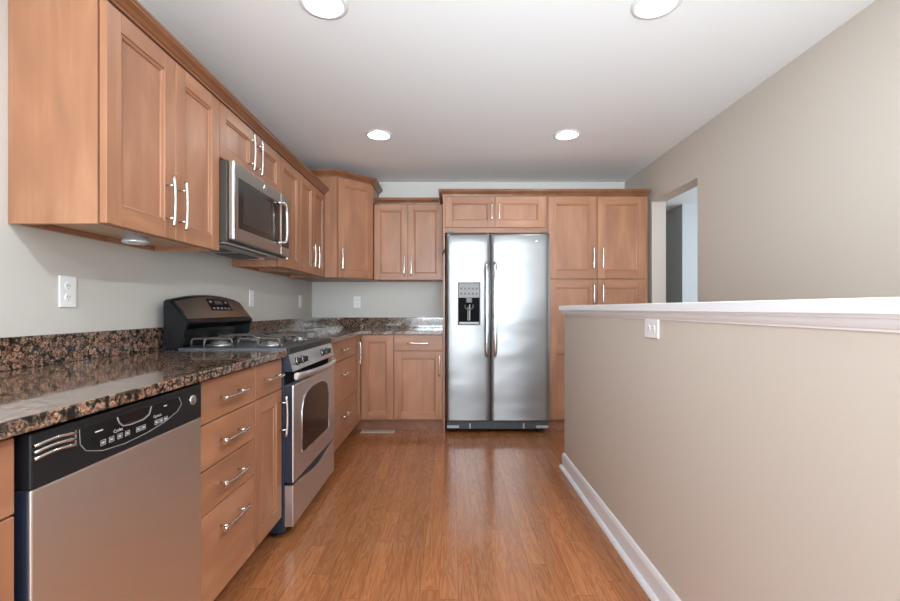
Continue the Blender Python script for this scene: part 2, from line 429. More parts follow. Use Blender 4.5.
# the room seen through the opening
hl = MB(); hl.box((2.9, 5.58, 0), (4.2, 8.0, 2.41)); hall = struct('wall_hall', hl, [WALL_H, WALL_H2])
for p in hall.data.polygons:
    if p.normal.x < -.5: p.material_index = 1  # left-facing side takes the darker grey-green tone
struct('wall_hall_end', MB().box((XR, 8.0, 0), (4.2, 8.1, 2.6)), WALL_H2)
struct('wall_hall_near', MB().box((XR+.125, 1.9, 0), (4.2, 2.0, 2.6)), WALL_H)
hr_ = MB()
hr_.box((4.2, 1.9, 0), (4.3, 2.7, 2.6)); hr_.box((4.2, 5.1, 0), (4.3, 8.1, 2.6)); hr_.box((4.2, 2.7, 0), (4.3, 5.1, .7)); hr_.box((4.2, 2.7, 2.3), (4.3, 5.1, 2.6))
struct('wall_hall_right', hr_, WALL_H)
struct('ceiling_hall', MB().box((XR+.125, 2.0, 2.41), (4.2, 8.0, 2.5)), CEIL)

# half wall with its base, cap and cove
PX = .79; PY = 3.09
struct('wall_partition', MB().box((PX, -1.2, 0), (PX+.13, PY, 1.0935)), WALL_P)
prof = [(0,0),(.014,0),(.014,.085),(.010,.098),(.006,.104),(0,.106)]
struct('baseboard_partition', MB().sweep([(PX, -1.2), (PX, PY), (PX+.13, PY), (PX+.13, -1.2)], prof, side=-1), TRIM)
sh = [(.014,0),(.032,0),(.031,.008),(.026,.015),(.018,.019),(.014,.019)]
struct('trim_1', MB().sweep([(PX, -1.2), (PX, PY), (PX+.13, PY), (PX+.13, -1.2)], sh, side=-1), TRIM)
struct('trim_2', MB().box((PX-.032, -1.22, 1.0945), (PX+.162, PY+.034, 1.1245), bev=.002), TRIM)
cv = [(0,1.0625),(.004,1.0625),(.005,1.067),(.009,1.070),(.014,1.077),(.016,1.085),(.020,1.088),(.020,1.0943),(0,1.0943)]
struct('trim_3', MB().sweep([(PX, -1.2), (PX, PY), (PX+.13, PY), (PX+.13, -1.2)], cv, side=-1), TRIM)

# ------------------------------------------------------------------ joinery helpers
def pull(parent, f, u, v, L, vertical, d0, name='handle'):
    """arched bar pull on two posts"""
    mb = MB(); n = 14; pts = []
    for i in range(n+1):
        t = -L/2 + L*i/n; d = d0 + .030 + .006*(1-(2*t/L)**2)
        pts.append((u, v+t, d) if vertical else (u+t, v, d))
    rr = [.0058 + .0012*abs(2*i/n-1)**2 for i in range(n+1)]
    mb.tube(pts, rr, f, k=10)
    for s_ in (-1, 1):
        q = s_*.064
        a = (u, v+q, d0-.001) if vertical else (u+q, v, d0-.001); b = (u, v+q, d0+.031) if vertical else (u+q, v, d0+.031)
        mb.tube([a, b], .0042, f, k=8)
    return mb.build(name, NICKEL, parent)

def panel_door(parent, f, u0, u1, v0, v1, wh, th=.02, fw=.062, mid=None, name='door', b0_=.0):
    if f is FU: th, b0_ = .028, .004
    """frame and recessed panel door; wh = wood with grain along u"""
    mb = MB(); W = (W_Z, wh)
    mb.box((u0, v0, b0_), (u0+fw, v1, th), f, .0018, 0, 1); mb.box((u1-fw, v0, b0_), (u1, v1, th), f, .0018, 0, 1)
    bands = [v0, v1] if mid is None else [v0, mid, v1]
    rails = [(v0, v0+fw), (v1-fw, v1)] + ([(mid-fw/2, mid+fw/2)] if mid else [])
    for a, b in rails: mb.box((u0+fw, a, b0_), (u1-fw, b, th-.0003), f, .0008, 1, 1)
    opens = [(v0+fw, v1-fw)] if not mid else [(v0+fw, mid-fw/2), (mid+fw/2, v1-fw)]
    a0, a1 = u0+fw, u1-fw
    for b0, b1 in opens:
        rings = [(0, th-.001), (.0012, th-.0055), (.0055, th-.0045), (.0120, th-.0070), (.0135, th-.0125)]
        P = []
        for o, d in rings: P += [(a0+o, b0+o, d), (a1-o, b0+o, d), (a1-o, b1-o, d), (a0+o, b1-o, d)]
        Q = []; 
        for r in range(len(rings)-1):
            for j in range(4):
                A = r*4; B = A+4
                mb.faces([P[A+j], P[A+(j+1)%4], P[B+(j+1)%4], P[B+j]], [(0,1,2,3)], f, mi=(1 if j % 2 == 0 else 0))
        k = len(P)-4
        mb.faces(P[k:], [(0,1,2,3)], f, mi=0)
    return mb.build(name, W, parent)

def drawer_front(parent, f, u0, u1, v0, v1, wh, th=.02):
    return MB().box((u0, v0, 0), (u1, v1, th), f, .0025).build('drawer', wh, parent)

FL = Fr((-.82, 0, 0), (0,1,0), (1,0,0))       # left base fronts
FB = Fr((0, 4.0, 0), (1,0,0), (0,-1,0))       # back base fronts
FU = Fr((-1.140, 0, 0), (0,1,0), (1,0,0))     # left wall cabinets
FBU = Fr((0, 4.305, 0), (1,0,0), (0,-1,0))    # back wall cabinets
G = .0015

def base_body(root, x0, x1, y0, y1, toe):
    """toe: 'x' recess faces +x, 'y' recess faces -y"""
    mb = MB()
    if toe == 'x': mb.box((x0, y0, .105), (x1, y1, .875)); 
    else: mb.box((x0, y0, .105), (x1, y1, .875))
    mb.build('body', W_Z, root)
    t = MB()
    if toe == 'x': t.box((x0, y0, 0), (x1-.07, y1, .105))
    else: t.box((x0, y0+.07, 0), (x1, y1, .105))
    t.build('toe_kick', W_TOE, root)

# --- left base run
r = thing('base_cabinet', ((XL-.82)/2, .5, 0), 'maple base cabinet at the left edge, on the near side of the dishwasher', 'cabinet')
base_body(r, XL+.005, -.82, .2, .822, 'x')
o = drawer_front(r, FL, .203, .819, .728, .868, W_Y); pull(o, FL, .508, .80, .19, False, .02)
o = panel_door(r, FL, .203, .819, .117, .724, W_Y); pull(o, FL, .25, .60, .19, True, .02)

r = thing('base_cabinet', ((XL-.82)/2, 1.62, 0), 'stack of four plain maple drawers beside the dishwasher', 'cabinet')
base_body(r, XL+.005, -.82, 1.424, 1.827, 'x')
for a, b in ((.728,.868), (.577,.724), (.430,.573), (.117,.426)):
    o = drawer_front(r, FL, 1.428, 1.823, a, b, W_Y)
    pull(o, FL, 1.615, (a+b)/2 if b-a < .2 else b-.075, .19, False, .02)

r = thing('base_cabinet', ((XL-.82)/2, 1.97, 0), 'narrow maple base cabinet with one drawer over a tall door, left of the range', 'cabinet')
base_body(r, XL+.005, -.82, 1.827, 2.118, 'x')
o = drawer_front(r, FL, 1.831, 2.114, .728, .868, W_Y); pull(o, FL, 1.975, .80, .17, False, .02)
o = panel_door(r, FL, 1.831, 2.114, .117, .724, W_Y, fw=.06); pull(o, FL, 2.090, .60, .19, True, .02)

r = thing('base_cabinet', ((XL-.82)/2, 3.3, 0), 'wide maple cabinet of three deep drawers between the range and the room corner', 'cabinet')
base_body(r, XL+.005, -.82, 2.895, 3.765, 'x')
for a, b in ((.724,.868), (.417,.720), (.117,.413)):
    o = drawer_front(r, FL, 2.899, 3.761, a, b, W_Y)
    pull(o, FL, 3.33, .80 if a > .7 else b-.10, .19, False, .02)

# --- L shaped corner base
r = thing('corner_base_cabinet', (-1.1, 4.2, 0), 'L-shaped corner base cabinet with two doors meeting at right angles', 'cabinet')
mb = MB(); L_ = [(XL+.005, 3.765), (-.82, 3.765), (-.82, 4.0), (-.505, 4.0), (-.505, YB-.005), (XL+.005, YB-.005)]
mb.prism(L_, .105, .875, WORLD); mb.build('body', W_Z, r)
L2 = [(XL+.005, 3.765), (-.89, 3.765), (-.89, 4.07), (-.505, 4.07), (-.505, YB-.005), (XL+.005, YB-.005)]
MB().prism(L2, 0, .105, WORLD).build('toe_kick', W_TOE, r)
o = panel_door(r, FL, 3.769, 3.975, .117, .868, W_Y, fw=.05); pull(o, FL, 3.80, .72, .19, True, .02)
o = panel_door(r, FB, -.796, -.509, .117, .868, W_X, fw=.06)

r = thing('base_cabinet', (-.286, 4.3, 0), 'maple base cabinet with drawer and door left of the fridge', 'cabinet')
base_body(r, -.505, -.068, 4.0, YB-.005, 'y')
o = drawer_front(r, FB, -.501, -.072, .728, .868, W_X); pull(o, FB, -.286, .797, .19, False, .02)
o = panel_door(r, FB, -.501, -.072, .117, .724, W_X); pull(o, FB, -.098, .60, .19, True, .02)

# --- tall fridge panel
tag(MB().box((-.067, 3.985, 0), (-.049, YB-.005, 2.11)).build('end_panel', W_Z), 'tall narrow maple side panel standing between counter and fridge', 'panel')
# --- cabinet above fridge
FP = Fr((0, 4.0, 0), (1,0,0), (0,-1,0))
r = thing('wall_cabinet', (.405, 4.3, 1.785), 'short two-door maple cabinet above the fridge', 'cabinet')
MB().box((-.049, 4.0, 1.785), (.858, YB-.005, 2.11)).build('body', W_X, r)
o = panel_door(r, FP, -.044, .394, 1.83, 2.106, W_X); pull(o, FP, .366, 1.965, .15, True, .02)
o = panel_door(r, FP, .399, .842, 1.83, 2.106, W_X); pull(o, FP, .432, 1.965, .15, True, .02)
# --- pantry
r = thing('pantry_cabinet', (1.3, 4.3, 0), 'tall four-door maple pantry cabinet right of the fridge', 'cabinet')
MB().box((.859, 4.0, .105), (1.768, YB-.005, 2.11)).build('body', W_Z, r)
MB().box((.859, 4.07, 0), (1.768, YB-.005, .105)).build('toe_kick', W_TOE, r)
for u0, u1, hu in ((.872, 1.306, 1.272), (1.311, 1.740, 1.352)):
    o = panel_door(r, FP, u0, u1, 1.372, 2.106, W_X, fw=.068); pull(o, FP, hu, 1.555, .19, True, .02)
    o = panel_door(r, FP, u0, u1, .117, 1.362, W_X, fw=.068, mid=.74); pull(o, FP, hu, 1.235, .17, True, .02)

# --- wall cabinets
def upper_body(root, f, u0, u1, v0, v1, depth, wh):
    mb = MB(); rec = .022; t = .018
    mb.box((u0, v0+rec, -depth), (u1, v1, 0), f)
    mb.box((u0, v0, -depth), (u0+t, v0+rec, 0), f); mb.box((u1-t, v0, -depth), (u1, v0+rec, 0), f)
    mb.box((u0+t, v0, -t), (u1-t, v0+rec, 0), f); mb.box((u0+t, v0, -depth), (u1-t, v0+rec, -depth+t), f)
    o = mb.build('body', [W_Z, W_RAW], root)
    for p in o.data.polygons:
        if p.normal.z < -.5: p.material_index = 1
D = .288
r = thing('wall_cabinet', (-1.28, 1.79, 1.38), 'large two-door maple wall cabinet nearest the camera, left of the microwave', 'cabinet')
upper_body(r, FU, 1.44, 2.148, 1.38, 2.11, D, W_Y)
o = panel_door(r, FU, 1.442, 1.803, 1.382, 2.104, W_Y, fw=.066); pull(o, FU, 1.745, 1.523, .20, True, .028)
o = panel_door(r, FU, 1.806, 2.146, 1.382, 2.104, W_Y, fw=.066); pull(o, FU, 1.825, 1.523, .20, True, .028)
r = thing('wall_cabinet', (-1.28, 2.53, 1.825), 'short two-door maple wall cabinet directly above the microwave', 'cabinet')
MB().box((2.150, 1.835, -D), (2.916, 2.11, 0), FU).build('body', W_Z, r)
o = panel_door(r, FU, 2.152, 2.530, 1.836, 2.104, W_Y, fw=.06); pull(o, FU, 2.458, 1.968, .21, True, .028)
o = panel_door(r, FU, 2.534, 2.914, 1.836, 2.104, W_Y, fw=.06); pull(o, FU, 2.558, 1.968, .21, True, .028)
r = thing('wall_cabinet', (-1.28, 3.1, 1.38), 'single-door maple wall cabinet just right of the microwave', 'cabinet')
upper_body(r, FU, 2.918, 3.30, 1.38, 2.11, D, W_Y)
o = panel_door(r, FU, 2.921, 3.298, 1.382, 2.104, W_Y, fw=.06); pull(o, FU, 2.945, 1.515, .19, True, .028)
r = thing('wall_cabinet', (-1.28, 3.6, 1.38), 'two-door maple wall cabinet on the left wall touching the tall corner cabinet', 'cabinet')
upper_body(r, FU, 3.301, 3.948, 1.38, 2.11, D, W_Y)
o = panel_door(r, FU, 3.303, 3.624, 1.382, 2.104, W_Y, fw=.056); pull(o, FU, 3.565, 1.525, .19, True, .028)
o = panel_door(r, FU, 3.627, 3.946, 1.382, 2.104, W_Y, fw=.056); pull(o, FU, 3.672, 1.525, .19, True, .028)
# corner
r = thing('corner_wall_cabinet', (-1.1, 4.3, 1.38), 'taller angled maple wall cabinet in the room corner with one diagonal door', 'cabinet')
pc = [(XL+.004, 3.95), (-1.01, 3.95), (-.74, 4.22), (-.74, YB-.004), (XL+.004, YB-.004)]
MB().prism(pc, 1.38, 2.275, WORLD).build('body', W_Z, r)
MB().box((-1.108, 3.944, 1.38), (-1.062, 3.950, 2.27)).build('filler_strip', W_Z, r)
s2 = math.sqrt(.5)
FD = Fr((-1.01, 3.95, 0), (s2, s2, 0), (s2, -s2, 0))
o = panel_door(r, FD, .008, .374, 1.384, 2.262, W_X, fw=.06); pull(o, FD, .032, 1.545, .19, True, .02)
# back uppers
r = thing('wall_cabinet', (-.40, 4.45, 1.38), 'two-door maple wall cabinet on the back wall between the corner cabinet and the fridge', 'cabinet')
upper_body(r, FBU, -.738, -.069, 1.38, 2.11, .30, W_X)
o = panel_door(r, FBU, -.733, -.412, 1.382, 2.106, W_X, fw=.06); pull(o, FBU, -.442, 1.515, .19, True, .02)
o = panel_door(r, FBU, -.409, -.076, 1.382, 2.106, W_X, fw=.06); pull(o, FBU, -.375, 1.515, .19, True, .02)

# --- crown mouldings
cr = [(-.018,2.1105),(.004,2.1105),(.006,2.118),(.012,2.122),(.020,2.132),(.030,2.140),(.034,2.143),(.034,2.150),(.038,2.152),(.038,2.162),(-.018,2.162)]
def crown(path, label, side=1, z=0):
    tag(MB().sweep(path, cr, side=side, z=z).build('crown_molding', W_MOLD), label, 'molding')
crown([(XL+.02, 1.438), (-1.112, 1.438), (-1.112, 3.946)], 'dark-stained crown molding running along the top of the left wall cabinets')
crown([(XL+.02, 3.95-.004), (-1.01, 3.946), (-.735, 4.221), (-.735, 4.59)], 'short angled crown molding on top of the tall corner cabinet', z=.165)
crown([(-.715, 4.283), (-.108, 4.283)], 'narrow straight crown molding over the back wall cabinet left of the fridge')
crown([(-.068, 4.59), (-.068, 3.976), (1.737, 3.976), (1.737, 4.59)], 'long crown molding capping the fridge cabinet and pantry')

# --- countertops and backsplashes
tag(MB().box((XL+.001, .18, .877), (-.775, 2.120, .907), bev=.004).build('countertop', GR), 'polished brown speckled granite countertop over the dishwasher, nearest the camera', 'countertop')
ct = [(XL+.001, 2.892), (-.775, 2.892), (-.775, 3.955), (-.070, 3.955), (-.070, YB-.001), (XL+.001, YB-.001)]
tag(MB().prism(ct, .877, .907, WORLD, bev=.003).build('countertop', GR), 'L-shaped brown granite countertop in the far corner beyond the range', 'countertop')
tag(MB().box((XL+.001, .18, .9075), (XL+.021, 2.30, 1.013), bev=.002).build('backsplash', GR), 'low brown granite backsplash strip on the left wall before the range', 'backsplash')
tag(MB().box((XL+.001, 2.893, .9075), (XL+.021, YB-.023, 1.013), bev=.002).build('backsplash', GR), 'low granite backsplash strip on the left wall between range and corner', 'backsplash')
tag(MB().box((XL+.001, YB-.021, .9075), (-.070, YB-.001, 1.013), bev=.002).build('backsplash', GR), 'low granite backsplash strip along the back wall left of the fridge', 'backsplash')

# ------------------------------------------------------------------ emblem: round badge with monogram
def badge(parent, f, u, v, d, rad, name='badge', ink=DARKGREY, face=CHROME):
    mb = MB(); c = f(u, v, d); n = f(0,0,1) - f(0,0,0)
    mb.lathe([(0,.0028),(rad*.82,.0028),(rad*.86,.0022),(rad*.90,.0034),(rad,.0030),(rad,0)], c, n, 28)
    o = mb.build(name, face, parent); o['label'] = 'round metal monogram badge'
    t = MB(); 
    # two curled letters of the monogram
    def arc(cx, cy, r0, a0, a1, k=14): return [(u+cx+r0*math.cos(math.radians(a0+(a1-a0)*i/k)), v+cy+r0*math.sin(math.radians(a0+(a1-a0)*i/k)), d+.0030) for i in range(k+1)]
    q = rad
    t.tube(arc(-.25*q, .05*q, .36*q, 60, 330), .055*q, f, 6); t.tube(arc(-.18*q, -.25*q, .28*q, 20, -150), .05*q, f, 6)
    t.tube(arc(.30*q, .24*q, .22*q, 20, 260), .055*q, f, 6); t.tube(arc(.30*q, -.20*q, .24*q, 100, 330), .055*q, f, 6)
    t.build('monogram', ink, o)
    return o

# ------------------------------------------------------------------ dishwasher
r = thing('dishwasher', (-1.1, 1.12, 0), 'stainless steel dishwasher with black control strip under the counter', 'dishwasher')
MB().box((-1.40, .843, .10), (-.826, 1.412, .872)).build('tub', BLACKP, r)
MB().box((-1.35, .845, .004), (-.88, 1.408, .10)).build('toe_kick', BLACK, r)
FW = Fr((-.82, 0, 0), (0,1,0), (1,0,0))
d = MB(); d.box((.8425, .115, -.004), (1.416, .760, .028), FW, .003, 0)
d.box((.839, .115, -.005), (.8425, .758, .022), FW, 0, 1)
dr = d.build('door', [ST_D, NAVY], r)
# black control strip, bowed out slightly at the top lip
cp = MB()
cp.box((.840, .7605, -.004), (1.416, .868, .030), FW, .004, 0)
lip = [(.855 + .535*i/16, .8605, .031 + .010*math.sin(math.pi*i/16)) for i in range(17)]
for a, b in zip(lip, lip[1:]):
    cp.faces([(a[0],.868,.026),(b[0],.868,.026),(b[0],.866,b[2]),(a[0],.866,a[2]),(a[0],.8585,.029),(b[0],.8585,.029)], [(0,1,2,3),(3,2,5,4)], FW, smooth=True)
cpo = cp.build('control_panel', BLACKP, r)
glp = [(.948,.8475),(1.055,.8475),(1.062,.832),(1.075,.822),(1.10,.819),(1.145,.820),(1.168,.828),(1.176,.8475),(1.295,.8475),(1.308,.826),(1.288,.808),(1.23,.792),(1.16,.782),(1.08,.778),(1.01,.783),(.965,.797),(.950,.815)]
MB().prism(glp, .029, .0312, FW).build('touch_panel', BLACK, cpo)
def outline(pts, rr, dd, f): return MB().tube([(a,b,dd) for a,b in pts], rr, f, k=6)
outline(glp[8:]+[glp[0]], .0008, .0312, FW).build('panel_outline', GREY_INK, cpo)
outline(glp[1:8], .0016, .0315, FW).build('pocket_rim', GREY_INK, cpo)
pk = MB(); pk.prism([(1.062,.848),(1.068,.834),(1.08,.826),(1.145,.825),(1.163,.832),(1.170,.848)], .0295, .0308, FW); pk.build('handle_pocket', GLASS, cpo)
vt = MB()
for k in range(3):
    z = .8460 - k*.0125
    vt.tube([(.842 + .095*i/8, z + .004*math.sin(math.pi*i/8) - .002, .0325) for i in range(9)], .0036, FW, k=8)
vt.box((.933, .817, .0295), (.938, .849, .034), FW)
vt.build('vent', CHROME, cpo)
for j, u in enumerate((1.013, 1.038, 1.064, 1.089, 1.127, 1.146, 1.197, 1.216, 1.236)):
    z = .8000 + (.001 if j < 4 else .0)
    b = MB(); s_ = .0075
    b.box((u-s_, z-.006, .0312), (u+s_, z-.005, .0317), FW); b.box((u-s_, z+.005, .0312), (u+s_, z+.006, .0317), FW)
    b.box((u-s_, z-.005, .0312), (u-s_+.001, z+.005, .0317), FW); b.box((u+s_-.001, z-.005, .0312), (u+s_, z+.005, .0317), FW)
    b.box((u-.004, z-.0026, .0312), (u+.004, z+.0026, .0317), FW)
    b.build('button', DIM_INK, cpo)
MB().text('Cycles', .011, FW, 1.058, .8165, .0318).build('lettering', WHITE_INK, cpo)
MB().text('Options', .010, FW, 1.200, .8165, .0318).build('lettering', WHITE_INK, cpo)
MB().box((.990, .829, .0312), (1.012, .8315, .0317), FW).build('mark', WHITE_INK, cpo)
MB().box((1.228, .835, .0312), (1.240, .8375, .0317), FW).build('mark', WHITE_INK, cpo)
badge(cpo, FW, 1.366, .826, .030, .0155)

# ------------------------------------------------------------------ gas range
r = thing('gas_range', (-1.1, 2.505, 0), 'freestanding stainless and black gas range with oven between the left counters', 'stove')
y0, y1 = 2.127, 2.884
MB().box((-1.380, y0, .03), (-.795, y1, .903), bev=.004).build('body', NAVY, r)
for sx in (-1.33, -.86):
    for sy in (y0+.05, y1-.05):
        MB().lathe([(0,0),(.016,0),(.016,.006),(.009,.008),(.009,.034),(0,.034)], (sx, sy, 0), k=12).build('foot', BLACKP, r)
ck = MB(); ck.box((-1.300, y0-.001, .9035), (-.785, y1+.001, .916), bev=.004)
ck.build('cooktop', mat('stainless_cooktop', (.17,.19,.22), .35, .9), r)
mb = MB(); mb.box((-.800, y0, .884), (-.768, y1, .913), bev=.004)
for k in range(22):
    yy = y0 + .03 + k*(y1-y0-.06)/21
    mb.box((-.7685, yy-.010, .891), (-.7665, yy+.010, .895)); 
mb.build('vent_trim', BLACKP, r)
# sloping control panel
FK = Fr((-.752, 0, 0), (0,1,0), (1,0,0))
mb = MB(); mb.faces([(-.80,y0,.884),(-.772,y0,.884),(-.752,y0,.803),(-.80,y0,.803),(-.80,y1,.884),(-.772,y1,.884),(-.752,y1,.803),(-.80,y1,.803)],
    [(0,1,2,3),(7,6,5,4),(1,0,4,5),(2,1,5,6),(3,2,6,7),(0,3,7,4)])
cp = mb.build('control_panel', [ST_L, NAVY], r)
for p in cp.data.polygons:
    if abs(p.normal.y) > .9: p.material_index = 1
nrm = Vector((.081, 0, .020)).normalized()
for k, yy in enumerate((2.210, 2.298, 2.640, 2.735)):
    c = Vector((-.762, yy, .8435)) 
    mb = MB(); mb.lathe([(0,.020),(.0115,.020),(.0145,.018),(.0175,.008),(.021,.006),(.021,0)], c, nrm, 24)
    kb = mb.build('knob', BLACKP, cp)
    t = MB(); q = c + nrm*.020
    t.box((q.x-.002, yy-.0035, q.z-.014), (q.x+.009, yy+.0035, q.z+.014), bev=.0015); t.build('knob_grip', BLACKP, kb)
    MB().lathe([(.0180,.0055),(.0205,.0060),(.0205,.0080),(.0178,.0085)], c, nrm, 24).build('knob_ring', CHROME, kb)
MB().box((-.800, y0+.004, .738), (-.790, y1-.004, .803)).build('door_gap_strip', SLOTM, r)  # matte black strip put in to darken the gap above the oven door
# oven door
FO = Fr((-.790, 0, 0), (0,1,0), (1,0,0))
mb = MB(); mb.box((y0+.004, .270, -.002), (y1-.004, .738, .040), FO, .005, 0)
od = mb.build('oven_door', ST_L, r)
MB().box((y0+.002, .272, -.003), (y0+.0045, .736, .034), FO).build('door_side', NAVY, od)
wv = []
for i in range(17):
    t = i/16; wv.append((2.252 + t*.490, .590 + .085*(1-abs(2*t-1)**3.0)**.42 + .012*(1-(2*t-1)**2)))
wp = [(2.252,.39),(2.257,.378),(2.268,.374),(2.726,.374),(2.737,.378),(2.742,.39)] + wv[::-1]
MB().prism(wp, .0395, .0412, FO).build('oven_window', GLASS, od)
outline(wp+[wp[0]], .0022, .0408, FO).build('window_rim', mat('window_rim_steel', (.75,.76,.78), .2, 1), od)
# bowed handle
hb = MB(); n = 22; ring = []
for i in range(n+1):
    t = i/n; yy = y0+.016 + t*(y1-y0-.058); bow = .046 + .046*math.sin(math.pi*t)**.8
    ring.append((yy, bow))
prof = [(-.006,-.014),(.004,-.017),(.010,-.010),(.011,.0),(.010,.010),(.004,.017),(-.006,.014),(-.008,0)]
rg = []
for yy, bow in ring: rg.append([hb.bm.verts.new(FO(yy, .778 + b_, bow + a_)) for a_, b_ in prof])
for a, b in zip(rg, rg[1:]):
    for j in range(8):
        f_ = hb.bm.faces.new([a[j], a[(j+1)%8], b[(j+1)%8], b[j]]); f_.smooth = True
hb.bm.faces.new(rg[0]); hb.bm.faces.new(rg[-1][::-1])
for yy in (y0+.020, y1-.072): hb.box((yy, .762, .0385), (yy+.028, .794, .056), FO, .004)
hb.build('handle', ST_L, od)
# storage drawer with a scooped top edge
dp = [(y0+.004, .062), (y1-.004, .062)]
for i in range(15):
    t = 1 - i/14; s_ = math.sin(math.pi*t); dp.append((y0+.004 + t*(y1-y0-.008), .258 - .032*s_**2.2))
MB().prism(dp, -.002, .038, FO, bev=.003).build('storage_drawer', ST_L, r)
MB().box((-.797, y0+.004, .2585), (-.790, y1-.004, .2700)).build('drawer_gap_shadow', SLOTM, r)  # matte black strip paints the shadow in the gap above the storage drawer
# backguard
def bgp(t):
    zt = 1.148 + .030*(1-(2*t-1)**2)
    return [(-1.378,.904),(-1.378,zt),(-1.356,zt+.002),(-1.346,zt-.004),(-1.276,1.052),(-1.268,1.040),(-1.270,1.030),(-1.308,1.018),(-1.323,1.000),(-1.328,.918),(-1.328,.904)]
mb = MB(); n = 24; rg = []
for i in range(n+1):
    t = i/n; rg.append([mb.bm.verts.new((x, y0+.03 + t*(y1-y0-.070), z)) for x, z in bgp(t)])
k = len(rg[0])
for a, b in zip(rg, rg[1:]):
    for j in range(k): mb.bm.faces.new([a[j], a[(j+1)%k], b[(j+1)%k], b[j]])
mb.bm.faces.new(rg[0]); mb.bm.faces.new(rg[-1][::-1])
# rounded end wings
for yy in (y0+.014, y1-.055):
    wing = [(-1.378,.904),(-1.378,1.140),(-1.360,1.150),(-1.350,1.144),(-1.278,1.052),(-1.265,1.040),(-1.265,1.024),(-1.278,1.000),(-1.281,.960),(-1.284,.930),(-1.296,.917),(-1.308,.9165),(-1.308,.904)]
    mb.prism([(x, z) for x, z in wing], yy, yy+.018, lambda a, b, c: Vector((a, c, b)), bev=0)
bk = mb.build('backguard', BLACK, r)
# steel face on the slope
def slope(t, s, off=.0015):
    zt = 1.148 + .030*(1-(2*t-1)**2) - .006
    a = Vector((-1.346, 0, zt)); b = Vector((-1.276, 0, 1.052)); nn = Vector((.10,0,.07)).normalized()
    p = a.lerp(b, s) + nn*off; p.y = y0+.03 + t*(y1-y0-.070); return p
def slope_patch(t0, t1, s0, s1, off, name, m, parent, k=20):
    mb = MB(); R = []
    for i in range(k+1):
        t = t0 + (t1-t0)*i/k
        R.append([mb.bm.verts.new(p) for p in (slope(t, s0, 0), slope(t, s0, off), slope(t, s1, off), slope(t, s1, 0))])
    for a, b in zip(R, R[1:]):
        for j in range(4): mb.bm.faces.new([a[j], a[(j+1)%4], b[(j+1)%4], b[j]])
    mb.bm.faces.new(R[0]); mb.bm.faces.new(R[-1][::-1])
    return mb.build(name, m, parent)
fp = slope_patch(.025, .985, .04, .97, .0018, 'face_plate', ST_M, bk)
slope_patch(.008, .022, .04, 1.0, .004, 'side_trim', CHROME, bk, 2)
dsp = slope_patch(.40, .74, .12, .66, .0028, 'display', BLACK, bk)
slope_patch(.745, .752, .12, .66, .0034, 'display_trim', CHROME, dsp, 2)
for row, s_ in enumerate((.22, .52)):
    for q in range(5):
        if row == 0 and q in (1, 2, 3): continue
        t = .43 + q*.06; slope_patch(t, t+.03, s_, s_+.08, .0034, 'button', GREY_INK, dsp, 2)
slope_patch(.50, .62, .20, .38, .0032, 'clock_window', DARKGREY, dsp, 2)
# burners and grates
for bx in (-1.19, -.93):
    for by in (2.305, 2.706):
        b = MB().lathe([(.0,.0),(.062,.0),(.060,.004),(.045,.007),(.043,.016),(.0,.016)], (bx, by, .916), k=28).build('burner', ALU, r)
        MB().lathe([(.036,.016),(.038,.018),(.037,.023),(.030,.026),(0,.026)], (bx, by, .916), k=28).build('burner_cap', IRON, b)
def arch_bar(mb, a, b, z0=.9162, z1=.956, rr=.0048):
    a = Vector(a); b = Vector(b); d = (b-a).normalized(); c = .014
    P = [(a.x, a.y, z0), (a.x, a.y, z1-c)]
    for i in range(1, 5):
        t = math.pi/2*i/4; q = a + d*(c - c*math.cos(t)); P.append((q.x, q.y, z1-c+c*math.sin(t)))
    for i in range(4, 0, -1):
        t = math.pi/2*i/4; q = b - d*(c - c*math.cos(t)); P.append((q.x, q.y, z1-c+c*math.sin(t)))
    P += [(b.x, b.y, z1-c), (b.x, b.y, z0)]
    mb.tube(P, rr, k=8)
for ya, yb in ((2.155, 2.490), (2.520, 2.856)):
    mb = MB(); ym = (ya+yb)/2
    for yy in (ya+.04, yb-.04):
        arch_bar(mb, (-1.275, yy), (-1.075, yy)); arch_bar(mb, (-1.045, yy), (-.840, yy))
    for xx in (-1.19, -.93): arch_bar(mb, (xx, ya), (xx, yb), z1=.954)
    for xx in (-1.19, -.93):
        mb.tube([(xx+.055*math.cos(math.radians(a)), ym+.055*math.sin(math.radians(a)), .951) for a in range(0, 361, 20)], .004, k=8, cap=False)
    mb.build('grate', IRON, r)

# ------------------------------------------------------------------ microwave
r = thing('microwave', (-1.25, 2.533, 1.432), 'stainless over-the-range microwave with dark glass door hung above the range', 'microwave')
m0, m1 = 2.154, 2.914; FM = Fr((-1.075, 0, 0), (0,1,0), (1,0,0))
MB().box((-1.422, m0, 1.432), (-1.078, m1, 1.824), bev=.003).build('body', mat('dark_grey_metal', (.06,.053,.045), .4, .3), r)
md = MB().box((m0+.001, 1.438, .0), (2.762, 1.822, .026), FM, .006).build('door', ST_M, r)
MB().box((m0+.0015, 1.440, .022), (m0+.016, 1.820, .030), FM, .003).build('edge_trim', CHROME, md)
MB().box((m0+.052, 1.502, .0255), (2.735, 1.752, .0272), FM, .0006).build('window_glass', MGLASS, md)
MB().box((m0+.105, 1.535, .0270), (2.600, 1.722, .0277), FM, .0003).build('viewing_screen', mat('window_screen', (.034,.028,.024), .35), md)
cp = MB().box((2.764, 1.438, .0), (m1-.001, 1.822, .026), FM, .006).build('control_panel', ST_M, r)
MB().box((2.770, 1.490, .0255), (2.893, 1.752, .0275), FM, .0006).build('keypad', BLACK, cp)
